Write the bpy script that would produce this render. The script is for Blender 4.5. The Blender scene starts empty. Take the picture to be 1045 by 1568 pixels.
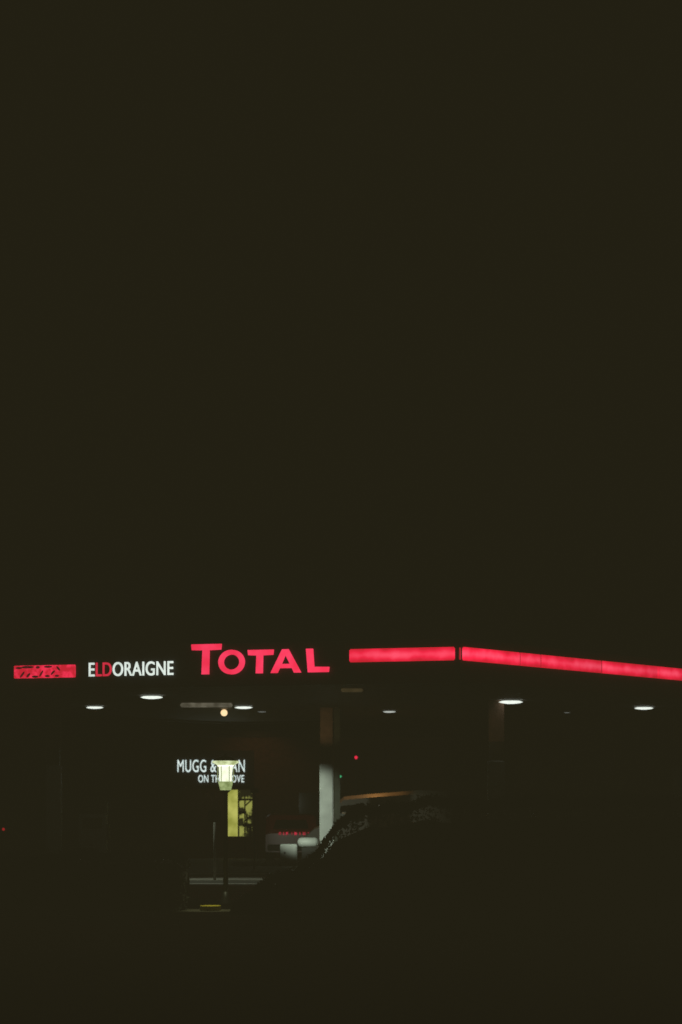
import bpy, bmesh, math, random
from mathutils import Vector
random.seed(7)
S=bpy.context.scene
S.view_settings.view_transform='Standard'; S.view_settings.look='None'
S.view_settings.exposure=0; S.view_settings.gamma=1

# ---------------------------------------------------------------- added night haze, glowing to lift the blacks
SIG=0.09                                   # haze extinction per metre
HAZE=(0.0163,0.0140,0.0066)                # sky colour, also the glow put into the haze
W=bpy.data.worlds.new("World"); S.world=W; W.use_nodes=True
nt=W.node_tree; nt.nodes.clear()
out=nt.nodes.new('ShaderNodeOutputWorld'); bg=nt.nodes.new('ShaderNodeBackground')
bg.inputs[0].default_value=(*HAZE,1); bg.inputs[1].default_value=1
nt.links.new(bg.outputs[0],out.inputs['Surface'])
ab=nt.nodes.new('ShaderNodeVolumeAbsorption'); ab.inputs[0].default_value=(0,0,0,1); ab.inputs[1].default_value=SIG
em=nt.nodes.new('ShaderNodeEmission'); em.inputs[0].default_value=(*HAZE,1); em.inputs[1].default_value=SIG
ad=nt.nodes.new('ShaderNodeAddShader'); nt.links.new(ab.outputs[0],ad.inputs[0]); nt.links.new(em.outputs[0],ad.inputs[1])
nt.links.new(ad.outputs[0],out.inputs['Volume'])

def K(d): return math.exp(SIG*d)           # lamp output needed to carry d metres of haze

# ---------------------------------------------------------------- materials
def mat(name,col,rough=0.7,metal=0,noise=0.25,scale=6,bump=0.0):
    m=bpy.data.materials.new(name); m.use_nodes=True; n=m.node_tree; b=n.nodes['Principled BSDF']
    b.inputs['Roughness'].default_value=rough; b.inputs['Metallic'].default_value=metal
    tc=n.nodes.new('ShaderNodeTexCoord'); no=n.nodes.new('ShaderNodeTexNoise'); no.inputs['Scale'].default_value=scale
    no.inputs['Detail'].default_value=6
    n.links.new(tc.outputs['Object'],no.inputs['Vector'])
    r=n.nodes.new('ShaderNodeValToRGB'); r.color_ramp.elements[0].position=.3; r.color_ramp.elements[1].position=.7
    r.color_ramp.elements[0].color=(*[c*(1-noise) for c in col],1)
    r.color_ramp.elements[1].color=(*[min(1,c*(1+noise)) for c in col],1)
    n.links.new(no.outputs[0],r.inputs[0]); n.links.new(r.outputs[0],b.inputs['Base Color'])
    if bump:
        bp=n.nodes.new('ShaderNodeBump'); bp.inputs['Strength'].default_value=bump
        n.links.new(no.outputs[0],bp.inputs['Height']); n.links.new(bp.outputs[0],b.inputs['Normal'])
    return m
def lamp(name,lo,hi,strength,scale=3,p0=.35,p1=.65):
    """mottled emission: lit diffusers, and glow put into parts that are no lamps"""
    m=bpy.data.materials.new(name); m.use_nodes=True; n=m.node_tree; b=n.nodes['Principled BSDF']
    b.inputs['Base Color'].default_value=(.1,.1,.1,1); b.inputs['Roughness'].default_value=.4
    tc=n.nodes.new('ShaderNodeTexCoord'); no=n.nodes.new('ShaderNodeTexNoise'); no.inputs['Scale'].default_value=scale
    no.inputs['Detail'].default_value=3
    n.links.new(tc.outputs['Object'],no.inputs['Vector'])
    r=n.nodes.new('ShaderNodeValToRGB'); r.color_ramp.elements[0].position=p0; r.color_ramp.elements[1].position=p1
    r.color_ramp.elements[0].color=(*lo,1); r.color_ramp.elements[1].color=(*hi,1)
    n.links.new(no.outputs[0],r.inputs[0]); n.links.new(r.outputs[0],b.inputs['Emission Color'])
    b.inputs['Emission Strength'].default_value=strength
    return m
def band(name,edge,mid,core,strength,zc,zh):
    """light-box diffuser: tube glow painted into emission, brightest at mid-height, uneven along its length"""
    m=bpy.data.materials.new(name); m.use_nodes=True; n=m.node_tree; b=n.nodes['Principled BSDF']
    b.inputs['Base Color'].default_value=(.3,.02,.04,1); b.inputs['Roughness'].default_value=.4
    tc=n.nodes.new('ShaderNodeTexCoord'); sp=n.nodes.new('ShaderNodeSeparateXYZ'); n.links.new(tc.outputs['Object'],sp.inputs[0])
    def mth(op,a,bv=None,clamp=False):
        q=n.nodes.new('ShaderNodeMath'); q.operation=op; q.use_clamp=clamp
        for i,v in enumerate((a,bv)):
            if v is None: continue
            if isinstance(v,(int,float)): q.inputs[i].default_value=v
            else: n.links.new(v,q.inputs[i])
        return q.outputs[0]
    d=mth('DIVIDE',mth('ABSOLUTE',mth('SUBTRACT',sp.outputs[2],zc)),zh)
    prof=mth('SUBTRACT',1.0,mth('POWER',d,1.4),True)
    no=n.nodes.new('ShaderNodeTexNoise'); no.inputs['Scale'].default_value=1.7; no.inputs['Detail'].default_value=4
    n.links.new(tc.outputs['Object'],no.inputs['Vector'])
    f=mth('ADD',mth('MULTIPLY',prof,.75),mth('MULTIPLY',mth('SUBTRACT',no.outputs[0],.5),1.5),True)
    r=n.nodes.new('ShaderNodeValToRGB'); e=r.color_ramp.elements
    e[0].position=.05; e[0].color=(*edge,1); e[1].position=.95; e[1].color=(*core,1)
    k=e.new(.45); k.color=(*mid,1)
    n.links.new(f,r.inputs[0]); n.links.new(r.outputs[0],b.inputs['Emission Color'])
    b.inputs['Emission Strength'].default_value=strength
    return m

M_asph=mat('asphalt',(.045,.045,.043),.9,scale=40,bump=.4)
M_grass=mat('dry_grass',(.07,.065,.04),.95,noise=.5,scale=3,bump=.5)
M_conc=mat('concrete',(.25,.24,.22),.85,scale=8)
M_white=mat('white_paint',(.70,.74,.68),.5,noise=.16,scale=2.2)
M_line=mat('road_paint',(.7,.7,.66),.7,noise=.2,scale=12)
M_yel=mat('yellow_paint',(.75,.6,.03),.6,noise=.15)
M_dark=mat('dark_fascia',(.018,.016,.016),.6)
M_soff=mat('soffit_panels',(.12,.11,.10),.6)
M_black=mat('black_metal',(.012,.014,.012),.5)
M_brown=mat('brown_render',(.22,.12,.08),.8)
M_glass=mat('dark_glass',(.01,.012,.012),.08)
M_tyre=mat('rubber',(.015,.015,.015),.9)
M_leaf=mat('leaves',(.014,.019,.010),.9,noise=.4,scale=5)
M_twig=mat('twigs',(.012,.010,.008),.9)
M_plank=mat('van_paint',(.40,.36,.30),.35,noise=.05)
M_redpaint=mat('red_car_paint',(.20,.012,.016),.3,noise=.05)

# ---------------------------------------------------------------- helpers
def empty(name,loc=(0,0,0),rz=0):
    o=bpy.data.objects.new(name,None); S.collection.objects.link(o); o.location=loc; o.rotation_euler[2]=rz; o.empty_display_size=.3
    return o
def link(o,parent,m=None):
    S.collection.objects.link(o)
    if parent: o.parent=parent
    if m and hasattr(o.data,'materials') and not o.data.materials: o.data.materials.append(m)
    return o
def box(name,x0,x1,y0,y1,z0,z1,m,parent=None,bev=0.0):
    bm=bmesh.new(); bmesh.ops.create_cube(bm,size=1)
    for v in bm.verts:
        v.co=Vector(((x0+x1)/2+v.co.x*(x1-x0),(y0+y1)/2+v.co.y*(y1-y0),(z0+z1)/2+v.co.z*(z1-z0)))
    if bev: bmesh.ops.bevel(bm,geom=bm.edges[:],offset=bev,segments=3,affect='EDGES')
    me=bpy.data.meshes.new(name); bm.to_mesh(me); bm.free()
    return link(bpy.data.objects.new(name,me),parent,m)
def prism(name,pts,z0,z1,m,parent=None):
    bm=bmesh.new(); f=bm.faces.new([bm.verts.new((p[0],p[1],z0)) for p in pts])
    r=bmesh.ops.extrude_face_region(bm,geom=[f])
    for v in r['geom']:
        if isinstance(v,bmesh.types.BMVert): v.co.z=z1
    bmesh.ops.recalc_face_normals(bm,faces=bm.faces[:])
    me=bpy.data.meshes.new(name); bm.to_mesh(me); bm.free()
    return link(bpy.data.objects.new(name,me),parent,m)
def lathe(name,prof,loc,m,parent=None,seg=32,smooth=True,rot=None):
    bm=bmesh.new(); rings=[]
    for r,z in prof: rings.append([bm.verts.new((r*math.cos(2*math.pi*(i+.5)/seg),r*math.sin(2*math.pi*(i+.5)/seg),z)) for i in range(seg)])
    for a,b in zip(rings,rings[1:]):
        for i in range(seg): bm.faces.new((a[i],a[(i+1)%seg],b[(i+1)%seg],b[i]))
    bm.faces.new(rings[0][::-1]); bm.faces.new(rings[-1])
    bmesh.ops.recalc_face_normals(bm,faces=bm.faces[:])
    me=bpy.data.meshes.new(name); bm.to_mesh(me); bm.free()
    for p in me.polygons: p.use_smooth=smooth and len(p.vertices)==4
    o=bpy.data.objects.new(name,me); o.location=loc
    if rot: o.rotation_euler=rot
    return link(o,parent,m)
def glyph(name,loops,y,m,parent,ext=.04,bev=.0):
    cu=bpy.data.curves.new(name,'CURVE'); cu.dimensions='2D'; cu.fill_mode='BOTH'; cu.extrude=ext; cu.bevel_depth=bev; cu.bevel_resolution=2
    for lp in loops:
        s=cu.splines.new('POLY'); s.points.add(len(lp)-1)
        for p,q in zip(s.points,lp): p.co=(q[0],q[1],0,1)
        s.use_cyclic_u=True
    o=bpy.data.objects.new(name,cu); o.rotation_euler=(math.pi/2,0,0); o.location=(0,y,0)
    return link(o,parent,m)
def text(name,body,x0,x1,z0,z1,y,mats,parent,fmt=None,off=.015,ext=.02,shear=0,sp=1):
    cu=bpy.data.curves.new(name,'FONT'); cu.body=body; cu.extrude=ext; cu.offset=off; cu.shear=shear; cu.space_character=sp
    for m in mats: cu.materials.append(m)
    if fmt:
        for i,c in enumerate(fmt): cu.body_format[i].material_index=c
    o=bpy.data.objects.new(name,cu); S.collection.objects.link(o)
    bpy.context.view_layer.update()
    xs=[c[0] for c in o.bound_box]; zs=[c[1] for c in o.bound_box]
    sx=(x1-x0)/(max(xs)-min(xs)); sz=(z1-z0)/(max(zs)-min(zs))
    o.parent=parent; o.rotation_euler=(math.pi/2,0,0); o.scale=(sx,sz,1)
    o.location=(x0-min(xs)*sx,y,z0-min(zs)*sz)
    return o
def spot(name,loc,tgt,power,col,angle=60,size=.15,parent=None):
    l=bpy.data.lights.new(name,'SPOT'); l.energy=power; l.color=col; l.spot_size=math.radians(angle); l.spot_blend=.6; l.shadow_soft_size=size
    o=bpy.data.objects.new(name,l); o.location=loc
    o.rotation_euler=(Vector(tgt)-Vector(loc)).to_track_quat('-Z','Y').to_euler()
    S.collection.objects.link(o); o.parent=parent
    return o

# ---------------------------------------------------------------- ground and road
def sheet(name,pts,z,m):
    me=bpy.data.meshes.new(name); me.from_pydata([(x,y,z) for x,y in pts],[],[tuple(range(len(pts)))])
    return link(bpy.data.objects.new(name,me),None,m)
sheet('ground',[(-1500,-1500),(1500,-1500),(1500,1500),(-1500,1500)],0,M_grass)
sheet('road',[(-120,43),(120,43),(120,60),(-120,60)],.004,M_asph)
sheet('forecourt_pavement',[(-60,60.2),(60,60.2),(60,91.8),(-60,91.8)],.006,M_conc)
rm=empty('road_markings')
def strip(name,x0,x1,y0,y1,z):
    me=bpy.data.meshes.new(name); me.from_pydata([(x0,y0,z),(x1,y0,z),(x1,y1,z),(x0,y1,z)],[],[(0,1,2,3)])
    return link(bpy.data.objects.new(name,me),rm,M_line)
strip('edge_line',-60,60,56.9,57.25,.009)
strip('bay_line',-60,60,66.4,67.0,.011)
for i in range(14): strip('centre_dash_%d'%i,-40+i*6,-37+i*6,50.0,50.15,.009)
kb=empty('kerb')
for i in range(60):
    x=-60+i*2
    box('kerb_stone_%d'%i,x+.01,x+1.99,42.6,42.8,0,.13,M_conc,kb,.02)
pk=empty('painted_kerb',(-2.22,41.15,0))
prism('kerb_nose',[(.18*math.cos(a),.30*math.sin(a)) for a in [i*math.pi/10 for i in range(20)]],0,.08,M_yel,pk)

# ---------------------------------------------------------------- canopy
C=(3.03,61.58); tl=(-.9525,.3057); tr=(.5992,.8006)
P0=C; PL=(C[0]+tl[0]*24,C[1]+tl[1]*24); PR=(C[0]+tr[0]*26,C[1]+tr[1]*26); PB=(PL[0]+tr[0]*26,PL[1]+tr[1]*26)
can=empty('petrol_station_canopy')
def ins(p,k):
    cx=(P0[0]+PB[0])/2; cy=(P0[1]+PB[1])/2
    return (cx+(p[0]-cx)*k,cy+(p[1]-cy)*k)
prism('roof_deck',[ins(p,.985) for p in (P0,PR,PB,PL)],5.14,5.6,M_dark,can)
prism('soffit',[ins(p,.984) for p in (P0,PR,PB,PL)],5.10,5.137,M_soff,can)
thF=math.atan2(-tl[1],-tl[0]); thR=math.atan2(tr[1],tr[0])
front=empty('front_fascia',(C[0],C[1],0),thF); front.parent=can
side=empty('side_fascia',(C[0],C[1],0),thR); side.parent=can
box('fascia_board',-24,0,0,.12,5.02,6.15,M_dark,front,.01)
box('fascia_board_side',.0,26,0.004,.12,5.022,6.148,M_dark,side,.01)
for nm,pa,pb in (('back_fascia',PB,PR),('left_fascia',PL,PB)):
    th=math.atan2(pb[1]-pa[1],pb[0]-pa[0]); e=empty(nm,(pa[0],pa[1],0),th); e.parent=can
    L=math.dist(pa,pb); box(nm+'_board',0.15,L-.15,-.1,.1,5.03,6.14,M_dark,e)
RE=(.50,.003,.021); RM=(.78,.008,.048); RC=(.92,.065,.13)
M_red=band('red_diffuser',RE,RM,RC,K(63),5.745,.175)
M_redT=lamp('red_letter_face',(.84,.020,.072),(.95,.042,.12),K(63.6),scale=2)
box('light_band',-2.93,-.12,-.11,-.01,5.575,5.915,M_red,front,.025)
box('corner_trim',-.012,.02,-.06,.03,5.59,5.90,lamp('red_trim',(.25,.004,.012),(.3,.005,.016),K(62)),front,.01)
seg=[(.07,2.675,65),(2.69,3.70,65.2),(3.72,6.86,66),(6.89,10.0,68.6),(10.03,13.2,71),(13.23,16.4,73.3)]
for i,(a,b,d) in enumerate(seg):
    m=band('red_diffuser_%d'%i,RE,RM,RC,K(d),5.745,.175)
    box('light_band_%d'%i,a,b,-.11,-.01,5.575,5.915,m,side,.02)
M_joint=lamp('red_joint',(.25,.003,.012),(.30,.004,.016),K(66))
for i,u in enumerate((2.6825,3.71,6.875)): box('light_band_joint_%d'%i,u-.02,u+.02,-.10,-.012,5.58,5.91,M_joint,side)

# brand letters (five channel letters)
sg=empty('illuminated_letter_sign',(C[0],C[1],0),thF)
b=5.338
glyph('letter_t_large',[[(-7.30,6.13),(-6.46,6.13),(-6.475,5.98),(-6.80,5.97),(-6.815,b),(-7.01,b),(-6.985,5.97),(-7.285,5.98)]],-.06,M_redT,sg)
def ell(cx,cz,rx,rz,n=48): return [(cx+rx*math.cos(2*math.pi*i/n),cz+rz*math.sin(2*math.pi*i/n)) for i in range(n)]
glyph('letter_o',[ell(-6.176,5.645,.362,.322),ell(-6.176,5.645,.225,.198)],-.06,M_redT,sg)
glyph('letter_t',[[(-5.72,5.95),(-5.01,5.95),(-5.025,5.815),(-5.305,5.805),(-5.315,b),(-5.495,b),(-5.475,5.805),(-5.705,5.815)]],-.06,M_redT,sg)
glyph('letter_a',[[(-5.085,b),(-4.765,5.95),(-4.60,5.95),(-4.255,b),(-4.44,b),(-4.50,5.46),(-4.845,5.46),(-4.905,b)],[(-4.79,5.57),(-4.555,5.57),(-4.68,5.81)]],-.06,M_redT,sg)
glyph('letter_l',[[(-4.11,5.95),(-3.93,5.95),(-3.895,5.48),(-3.485,5.47),(-3.50,b),(-4.06,b)]],-.06,M_redT,sg)

# station name
M_wht=lamp('white_letter_face',(.60,.68,.62),(.74,.82,.76),K(65),scale=2)
M_redS=lamp('red_small_letter',(.50,.012,.04),(.60,.02,.05),K(65.2),scale=2)
nm=empty('station_name_sign',(C[0],C[1],0),thF)
text('name_letters','ELDORAIGNE',-10.247,-7.824,5.335,5.71,-.05,[M_wht,M_redS],nm,fmt=[0,1,1]+[0]*7,off=.008,sp=1.03)

# small red panel, mottled at random, with script lettering
ps=empty('illuminated_panel_sign',(C[0],C[1],0),thF)
M_pan=lamp('red_panel',(.50,.006,.026),(.80,.02,.07),K(65.9),scale=5,p0=.42,p1=.58)
box('panel',-12.434,-10.645,-.09,-.01,5.325,5.665,M_pan,ps,.01)
M_scr=lamp('script_face',(.015,.001,.002),(.06,.002,.006),K(65.9),scale=7)
for i,(u,z,w,h,sl) in enumerate([(12.28,5.60,.16,.05,.0),(12.18,5.42,.06,.14,.06),(12.02,5.62,.30,.06,0),(12.00,5.40,.07,.10,.04),(11.80,5.36,.16,.05,0),(11.72,5.61,.10,.06,0),(11.62,5.44,.05,.14,.05),(11.44,5.37,.12,.05,0),(11.42,5.62,.20,.05,0),(11.28,5.46,.06,.10,.05),(11.16,5.37,.10,.05,0),(11.12,5.57,.06,.10,-.04)]):
    n=14
    glyph('script_stroke_%d'%i,[[(-u+w*.6*math.cos(2*math.pi*k/n)+sl*math.sin(2*math.pi*k/n),z+h*.6*math.sin(2*math.pi*k/n)) for k in range(n)]],-.097,M_scr,ps,ext=.005)

# ceiling lights
lights=[(5.11,72.8,.37),(9.66,77.1,.31),(-3.09,76.7,.29),(-5.48,70,.33),(1.6,80,.22),(-7.81,76.7,.28),(7.57,81,.11),(-2.62,80.2,.15)]
for i,(x,y,r) in enumerate(lights):
    br=1.05 if r>.26 else (.5 if r>.2 else .13)
    m=lamp('lamp_lens_%d'%i,(.78*br,.86*br,.76*br),(.94*br,1.0*br,.92*br),K(y),scale=3)
    t=r/.37
    lathe('ceiling_light_lens_%d'%i,[(r*.35,-.100*t),(r*.75,-.082*t),(r,-.05*t),(r*.75,-.018)],(x,y,5.09),m,can,28)
    lathe('ceiling_light_trim_%d'%i,[(r*.8,-.008),(r*.85,.006)],(x,y,5.09),M_black,can,28)
M_dimf=lamp('streak_glow',(.030,.026,.018),(.12,.11,.08),K(74.5),scale=2.5)
box('soffit_streak',-4.95,-3.35,74.4,74.6,4.96,5.09,M_dimf,can,.03)  # faint streak on the soffit, made as a dimly glowing box
M_dimg=lamp('faint_patch_glow',(.014,.010,.004),(.04,.028,.012),K(66.5),scale=3)
box('soffit_faint_patch',0.0,.6,66.0,66.2,5.0,5.09,M_dimg,can,.02)  # faint brown soffit patch, its tone put in as a glowing box
M_sod=lamp('warm_bulb',(1,.62,.30),(1,.75,.42),K(79)*1.1,scale=2)
lathe('warm_lamp',[(.03,-.115),(.08,-.09),(.115,-.02),(.10,.05),(.04,.10)],(-3.82,79,4.99),M_sod,can,20)

# columns
def column(x,y,w,idx):
    box('column_shaft_%d'%idx,x-w/2,x+w/2,y-w/2+.02,y+w/2-.02,3.85,5.10,M_brown,can)
    box('column_collar_%d'%idx,x-w/2+.03,x+w/2-.03,y-w/2+.05,y+w/2-.05,3.28,3.852,M_black,can)
    box('column_cladding_%d'%idx,x-w/2-.02,x+w/2+.02,y-w/2,y+w/2,.15,3.284,M_white,can,.03)
column(-.47,78,.40,0); column(4.68,73,.46,1); column(-9.5,80,.46,2); column(11.5,82,.46,3)
box('column_dark_side',-.22,-.03,77.9,78.2,.15,5.098,mat('dark_green_side',(.05,.06,.04)),can)  # column's dark side face, its shade put into a dark green box
for i,(x,y) in enumerate([(-.9,78),(4.6,73),(-9.5,80),(11.5,82)]):
    box('pump_island' ,x-2.6,x+2.6,y-.65,y+.65,0.0,.15,M_conc,None,.04)
def pump(x,y):
    p=empty('fuel_pump',(x,y,.15))
    box('body',-.45,.45,-.3,.3,0,1.55,M_white,p,.04); box('display',-.32,.32,-.315,-.302,1.05,1.4,M_glass,p,.005)
    box('head',-.48,.48,-.33,.33,1.553,1.95,M_dark,p,.03)
    for s in (-1,1):
        box('nozzle_holster',s*.5-.04,s*.5+.04,-.12,.12,.7,1.2,M_black,p,.01)
pump(6.2,73.0); pump(-8.2,80.0)

# equipment next to the column
eq=empty('equipment_cabinet',(-1.68,77.6,.15))
box('cabinet',-.27,.27,-.25,.25,0,.56,M_white,eq,.025)
box('cabinet_door',-.22,.22,-.262,-.252,.05,.50,M_white,eq,.004)
lathe('handle',[(.025,-.02),(.025,.02)],(-.12,-.275,.28),M_black,eq,12,rot=(math.pi/2,0,0))
lathe('tank',[(.05,-.33),(.12,-.30),(.155,-.22),(.155,.22),(.12,.30),(.05,.33)],(.62,.05,.62),M_white,eq,24,rot=(0,math.pi/2,0))
box('tank_cradle',.42,.92,-.12,.18,.0,.45,M_black,eq,.01)
fl=empty('added_floodlight',(-2.6,72.6,0))  # stand added to go with the spot that brightens the column
lathe('pole',[(.03,0),(.03,2.3)],(0,0,0),M_black,fl,12)
box('head',-.12,.12,-.1,.1,2.3,2.45,M_black,fl,.02)
spot('column_fill',(-2.5,72.75,2.2),(-1.2,77.8,1.75),800000,(.88,1,.82),36,.1)  # added spot; the canopy lamps alone leave the column too dark
spot('shaft_fill',(-.9,76.4,4.2),(-.47,77.8,4.5),9000,(1,.8,.42),50,.1)  # added spot without fixture, brightens the upper shaft
spot('shaft_fill',(4.2,71.2,4.2),(4.68,72.8,4.2),1700,(1,.7,.38),50,.1)  # also added, a weaker spot for the second shaft

# ---------------------------------------------------------------- store behind
st=empty('convenience_store')
Y=92.0
box('wall_left',-22,-4.32,Y,Y+.3,0,4.6,M_brown,st); box('wall_right',-3.38,9,Y,Y+.3,0,4.6,M_brown,st)
box('wall_over_door',-4.318,-3.382,Y,Y+.3,2.62,4.6,M_brown,st); box('sill',-4.318,-3.382,Y,Y+.3,0,.83,M_brown,st)
box('side_wall',-22,-21.7,Y+.302,Y+12,0,4.6,M_brown,st); box('side_wall_east',8.7,9,Y+.302,Y+12,0,4.6,M_brown,st)
box('roof',-22.3,9.3,Y-.4,Y+12.3,4.61,4.85,M_dark,st,.02)
box('sign_fascia',-7.2,-3.3,Y-.12,Y-.003,2.75,4.1,M_dark,st,.01)
M_win=lamp('lit_interior',(.26,.27,.045),(.46,.46,.11),K(92),scale=2)
M_win2=lamp('lit_interior_dim',(.006,.006,.002),(.26,.27,.06),K(92),scale=3.4,p0=.46,p1=.58)
box('lit_blind',-4.31,-3.93,Y+.12,Y+.14,.84,2.61,M_win,st); box('lit_room',-3.90,-3.39,Y+.20,Y+.22,.84,2.61,M_win2,st)
for i,(x0,x1,z0,z1) in enumerate([(-3.93,-3.87,.84,2.61),(-3.87,-3.4,2.2,2.28),(-3.87,-3.6,1.70,1.80),(-3.75,-3.4,1.20,1.33),(-3.62,-3.55,1.33,1.72),(-3.5,-3.40,.84,1.25)]):
    box('window_frame_%d'%i,x0,x1,Y+.04,Y+.10,z0,z1,M_black,st)
for i in range(5):
    box('window_%d'%i,-20+i*2.8,-18+i*2.8,Y-.02,Y-.004,.9,2.5,M_glass,st,.004)
for i in range(4):
    box('window_e%d'%i,-1.6+i*2.7,.4+i*2.7,Y-.02,Y-.004,.9,2.5,M_glass,st,.004)
br=empty('display_rack',(-3.55,90.8,0))
for i,(xa,za,xb,zb) in enumerate([(-.05,2.0,.35,2.35),(-.05,1.45,.42,1.75),(.0,1.2,.45,1.05),(-.06,0,-.06,2.4),(.42,0,.42,2.3),(.7,1.4,1.05,1.85)]):
    L=math.hypot(xb-xa,zb-za); o=box('bar_%d'%i,0,L,-.02,.02,-.025,.025,M_black,br); o.location=(xa,0,za); o.rotation_euler=(0,-math.atan2(zb-za,xb-xa),0)
ss=empty('shop_sign')
M_shop=lamp('shop_letters',(.56,.70,.68),(.76,.86,.82),K(92)*1.1,scale=2)
text('letters_upper','MUGG & BEAN',-6.21,-3.66,3.28,3.75,Y-.17,[M_shop],ss,off=.0,sp=1.08)
text('letters_lower','ON THE MOVE',-5.42,-3.68,2.89,3.17,Y-.17,[M_shop],ss,off=.004,sp=1.08)
spot('wall_fill',(-3.2,90.2,4.45),(-3.3,92.2,2.9),20000,(1,.5,.24),120,.2)  # added warm spot, no fixture, for the brown glow on the wall

def dot(name,x,y,z,r,col):
    e=empty(name,(x,y,0)); lathe('lens',[(r*.3,-r),(r,-r*.4),(r,r*.4),(r*.3,r)],(0,-.05,z),lamp(name+'_lens',col,col,K(y)),e,12)
    box('post',-.03,.03,0,.05,0,z+.1,M_black,e)
dot('signal_lamp',.56,90,3.79,.06,(.8,.015,.06)); dot('signal_lamp',-.024,88,3.05,.045,(.04,.4,.16)); dot('marker_lamp',1.26,82.3,1.94,.055,(.75,.7,.55))
dot('tail_lamp',-12.0,86,1.14,.05,(.25,.005,.01))

# ---------------------------------------------------------------- vehicles
def vehicle(name,prof,loc,rz,half,paint):
    v=empty(name,loc,rz)
    bm=bmesh.new(); rows=[]
    for y,k in [(-half,.94),(-half*.85,1.0),(half*.85,1.0),(half,.94)]: rows.append([bm.verts.new((px_,y,.35+(pz-.35)*k)) for px_,pz in prof])
    n=len(prof)
    for a,b_ in zip(rows,rows[1:]):
        for i in range(n): bm.faces.new((a[i],a[(i+1)%n],b_[(i+1)%n],b_[i]))
    bm.faces.new(rows[0]); bm.faces.new(rows[-1][::-1])
    bmesh.ops.recalc_face_normals(bm,faces=bm.faces[:])
    me=bpy.data.meshes.new('body'); bm.to_mesh(me); bm.free(); link(bpy.data.objects.new('body',me),v,paint)
    w=prof[-1][0]*.64
    for sx in (-w,w):
        for sy in (-half*.9,half*.9):
            lathe('wheel',[(.2,-.11),(.33,-.1),(.35,0),(.33,.1),(.2,.11)],(sx,sy,.35),M_tyre,v,24,rot=(math.pi/2,0,0))
    return v
vn=vehicle('delivery_van',[(-2.45,.35),(-2.5,.95),(-2.2,1.22),(-1.75,1.38),(-1.5,2.0),(-1.2,2.28),(-.4,2.36),(.5,2.43),(1.4,2.50),(2.35,2.45),(2.5,2.2),(2.5,.35)],(1.3,84,0),0,.97,M_plank)
g=prism('door_window',[(-1.55,1.42),(-1.3,1.95),(-.5,2.05),(-.5,1.42)],-.01,.01,M_glass,vn); g.rotation_euler=(math.pi/2,0,0); g.location=(0,-.985,0)
box('mirror',-1.32,-1.08,-1.2,-1.0,1.45,1.75,M_white,vn,.05); box('bumper',-2.58,-2.45,-.9,.9,.4,.65,M_black,vn,.03)
spot('van_roof_fill',(1.0,83.2,4.9),(1.0,83.4,2.4),130000,(1,.46,.13),66,.2)  # added orange spot, no fixture, for the streak along the van roof
# parked red car seen from behind (its tail points at the camera)
car=vehicle('parked_car',[(-2.05,.35),(-2.1,.75),(-1.9,.98),(-1.1,1.08),(-.45,1.60),(.5,1.70),(1.5,1.64),(1.95,1.12),(2.05,1.0),(2.08,.35)],(-1.75,86.4,0),-math.pi/2,.88,M_redpaint)
rg=prism('rear_window',[(-.62,0),(.62,0),(.52,.40),(-.52,.40)],-.01,.01,M_glass,car); rg.rotation_euler=(math.radians(49),0,math.pi/2); rg.location=(1.955,0,1.17)
M_led=lamp('tail_light',(.16,.002,.012),(.42,.006,.035),K(84.4),scale=9,p0=.42,p1=.55)
for i,(a,w) in enumerate([(-.42,.10),(-.27,.05),(-.17,.10),(.02,.04),(.12,.12),(.30,.05),(.42,.12),(.60,.14)]):
    box('tail_light_%d'%i,2.07,2.10,a,a+w*.8,1.235-.28,1.33-.28,M_led,car)
box('rear_bumper',2.07,2.16,-.82,.82,.40,.62,M_black,car,.03)
lw=spot('car_fill',(-2.4,83.2,3.6),(-2.0,85.0,1.2),9000,(1,.55,.4),60,.2)  # added spot, no fixture, to bring out the red bodywork

# ---------------------------------------------------------------- lamp post
lp=empty('lamp_post',(-1.99,41.7,0))
lathe('base',[(.10,0),(.10,.12),(.06,.2),(.045,.3)],(0,0,0),M_black,lp,20)
lathe('pole',[(.045,.3),(.035,1.2),(.03,2.02)],(0,0,0),M_black,lp,16)
M_lan=lamp('lantern_glass',(.75,.82,.48),(1.0,1.05,.82),K(41.7),scale=9,p0=.3,p1=.55)
M_collar=lamp('collar_glow',(1,1,.85),(1,1,.9),K(41.7)*1.3,scale=9)  # makes the collar glow by itself; no bulb is modelled
M_lanlo=lamp('lantern_lower_glass',(.16,.21,.07),(.36,.44,.19),K(41.7),scale=9)
M_lantop=lamp('lantern_cap_glow',(.34,.40,.16),(.74,.82,.50),K(41.7),scale=10)  # glow put into the cap, standing in for lantern light from below
lathe('cup',[(.03,2.0),(.07,2.02),(.10,2.05)],(0,0,0),M_black,lp,6,False)
lathe('lower_glass',[(.105,2.052),(.125,2.12),(.145,2.20)],(0,0,0),M_lanlo,lp,6,False)
lathe('glass',[(.105,2.202),(.120,2.46)],(0,0,0),M_lan,lp,20,True)
M_bar=lamp('bar_glow',(.16,.20,.07),(.22,.27,.10),K(41.7))  # bars given a glow of their own in place of lantern light
for i in range(6):
    a=math.pi/3*(i)
    o=box('glazing_bar_%d'%i,-.006,.006,-.006,.006,2.2,2.47,M_bar,lp); o.location=(.137*math.cos(a),.137*math.sin(a),0)
lathe('collar',[(.14,2.462),(.145,2.48)],(0,0,0),M_collar,lp,24)
lathe('cap_rim',[(.15,2.482),(.235,2.53),(.22,2.555)],(0,0,0),M_lantop,lp,24)
lathe('cap',[(.22,2.557),(.10,2.62),(.03,2.64),(.015,2.69)],(0,0,0),M_black,lp,24)
spot('lantern_light',(-.12,-.30,2.0),(-.22,-.5,0),2200,(.95,1,.6),42,.1,lp)
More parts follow.
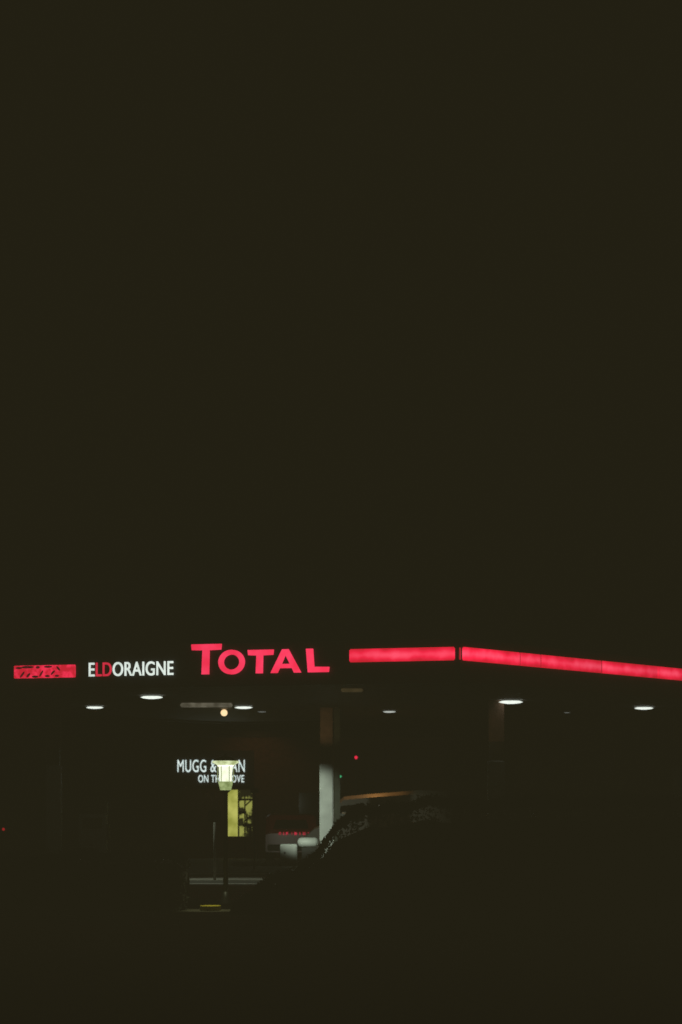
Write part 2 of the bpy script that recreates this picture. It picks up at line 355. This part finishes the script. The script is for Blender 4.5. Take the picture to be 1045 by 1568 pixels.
spot('road_fill',(-4.5,61,4.9),(-2.9,60,0),90000,(.85,1,.75),70,.2)  # added spot, no fixture, to brighten the ground and its lines
bo=empty('sign_post',(-3.16,60.5,0))
lathe('post',[(.035,0),(.035,1.75)],(0,0,0),M_conc,bo,12); box('plate',-.16,.16,-.05,-.036,1.45,1.75,M_black,bo,.01)

# ---------------------------------------------------------------- hedges
def hedge(name,x0,x1,yc,depth,top,n):
    bm=bmesh.new()
    N=int((x1-x0)/.25)
    prev=None
    for i in range(N+1):
        x=x0+(x1-x0)*i/N; h=max(.02,top(x)*.82+random.uniform(-.04,.04))
        row=[bm.verts.new((x,yc+dy*depth*.38,z)) for dy,z in ((-1,0),(-1,h*.8),(-.5,h),(.5,h),(1,h*.8),(1,0))]
        if prev:
            for j in range(5): bm.faces.new((prev[j],prev[j+1],row[j+1],row[j]))
        prev=row
    for f in bm.faces: f.material_index=1
    for _ in range(n):
        x=random.uniform(x0,x1); h=top(x)
        t=random.random()
        lump=.06*math.sin(x*4.1+1)+.05*math.sin(x*9.7)
        if t<.45: y=yc-depth/2+random.gauss(0,.07); z=random.uniform(0,max(.05,h+lump*.5))
        else: y=yc+random.uniform(-.5,.5)*depth; z=h+lump*.5+random.gauss(-.04,.04)
        z=max(.02,z)
        s=random.uniform(.025,.055)
        u=Vector((random.gauss(0,1),random.gauss(0,1),random.gauss(0,1))).normalized(); w=u.orthogonal().normalized()
        c=Vector((x,y,z))
        vs=[bm.verts.new(c+u*s),bm.verts.new(c+w*s*.5),bm.verts.new(c-u*s),bm.verts.new(c-w*s*.5)]
        bm.faces.new(vs)
    me=bpy.data.meshes.new(name); bm.to_mesh(me); bm.free()
    me.materials.append(M_leaf); me.materials.append(M_twig)
    S.collection.objects.link(bpy.data.objects.new(name,me))
pr=[(-1.80,.03),(-1.32,.46),(-.70,.76),(-.42,.98),(-.12,1.42),(.3,1.72),(1.3,1.85),(6,1.9),(12,1.85)]
def topR(x):
    for (a,ha),(b_,hb) in zip(pr,pr[1:]):
        if x<=b_: return ha+(hb-ha)*max(0,(x-a))/(b_-a)
    return 1.85
def topL(x): return .92+.05*math.sin(x*1.3)-max(0,(x+2.75))*1.2
hedge('hedge',-1.80,10,40.0,1.0,topR,36000)
hedge('hedge',-10,-2.62,41.5,.9,topL,14000)

# ---------------------------------------------------------------- camera
cd=bpy.data.cameras.new('camera'); cam=bpy.data.objects.new('camera',cd); S.collection.objects.link(cam); S.camera=cam
cam.location=(0,0,1.6); cam.rotation_euler=(math.radians(90),0,0)
cd.sensor_fit='VERTICAL'; cd.sensor_height=36; cd.sensor_width=24; cd.lens=85
cd.shift_y=(1250-784)/1568
cd.clip_end=4000; cd.clip_start=.1
cd.dof.use_dof=True; cd.dof.focus_distance=52; cd.dof.aperture_fstop=1.2
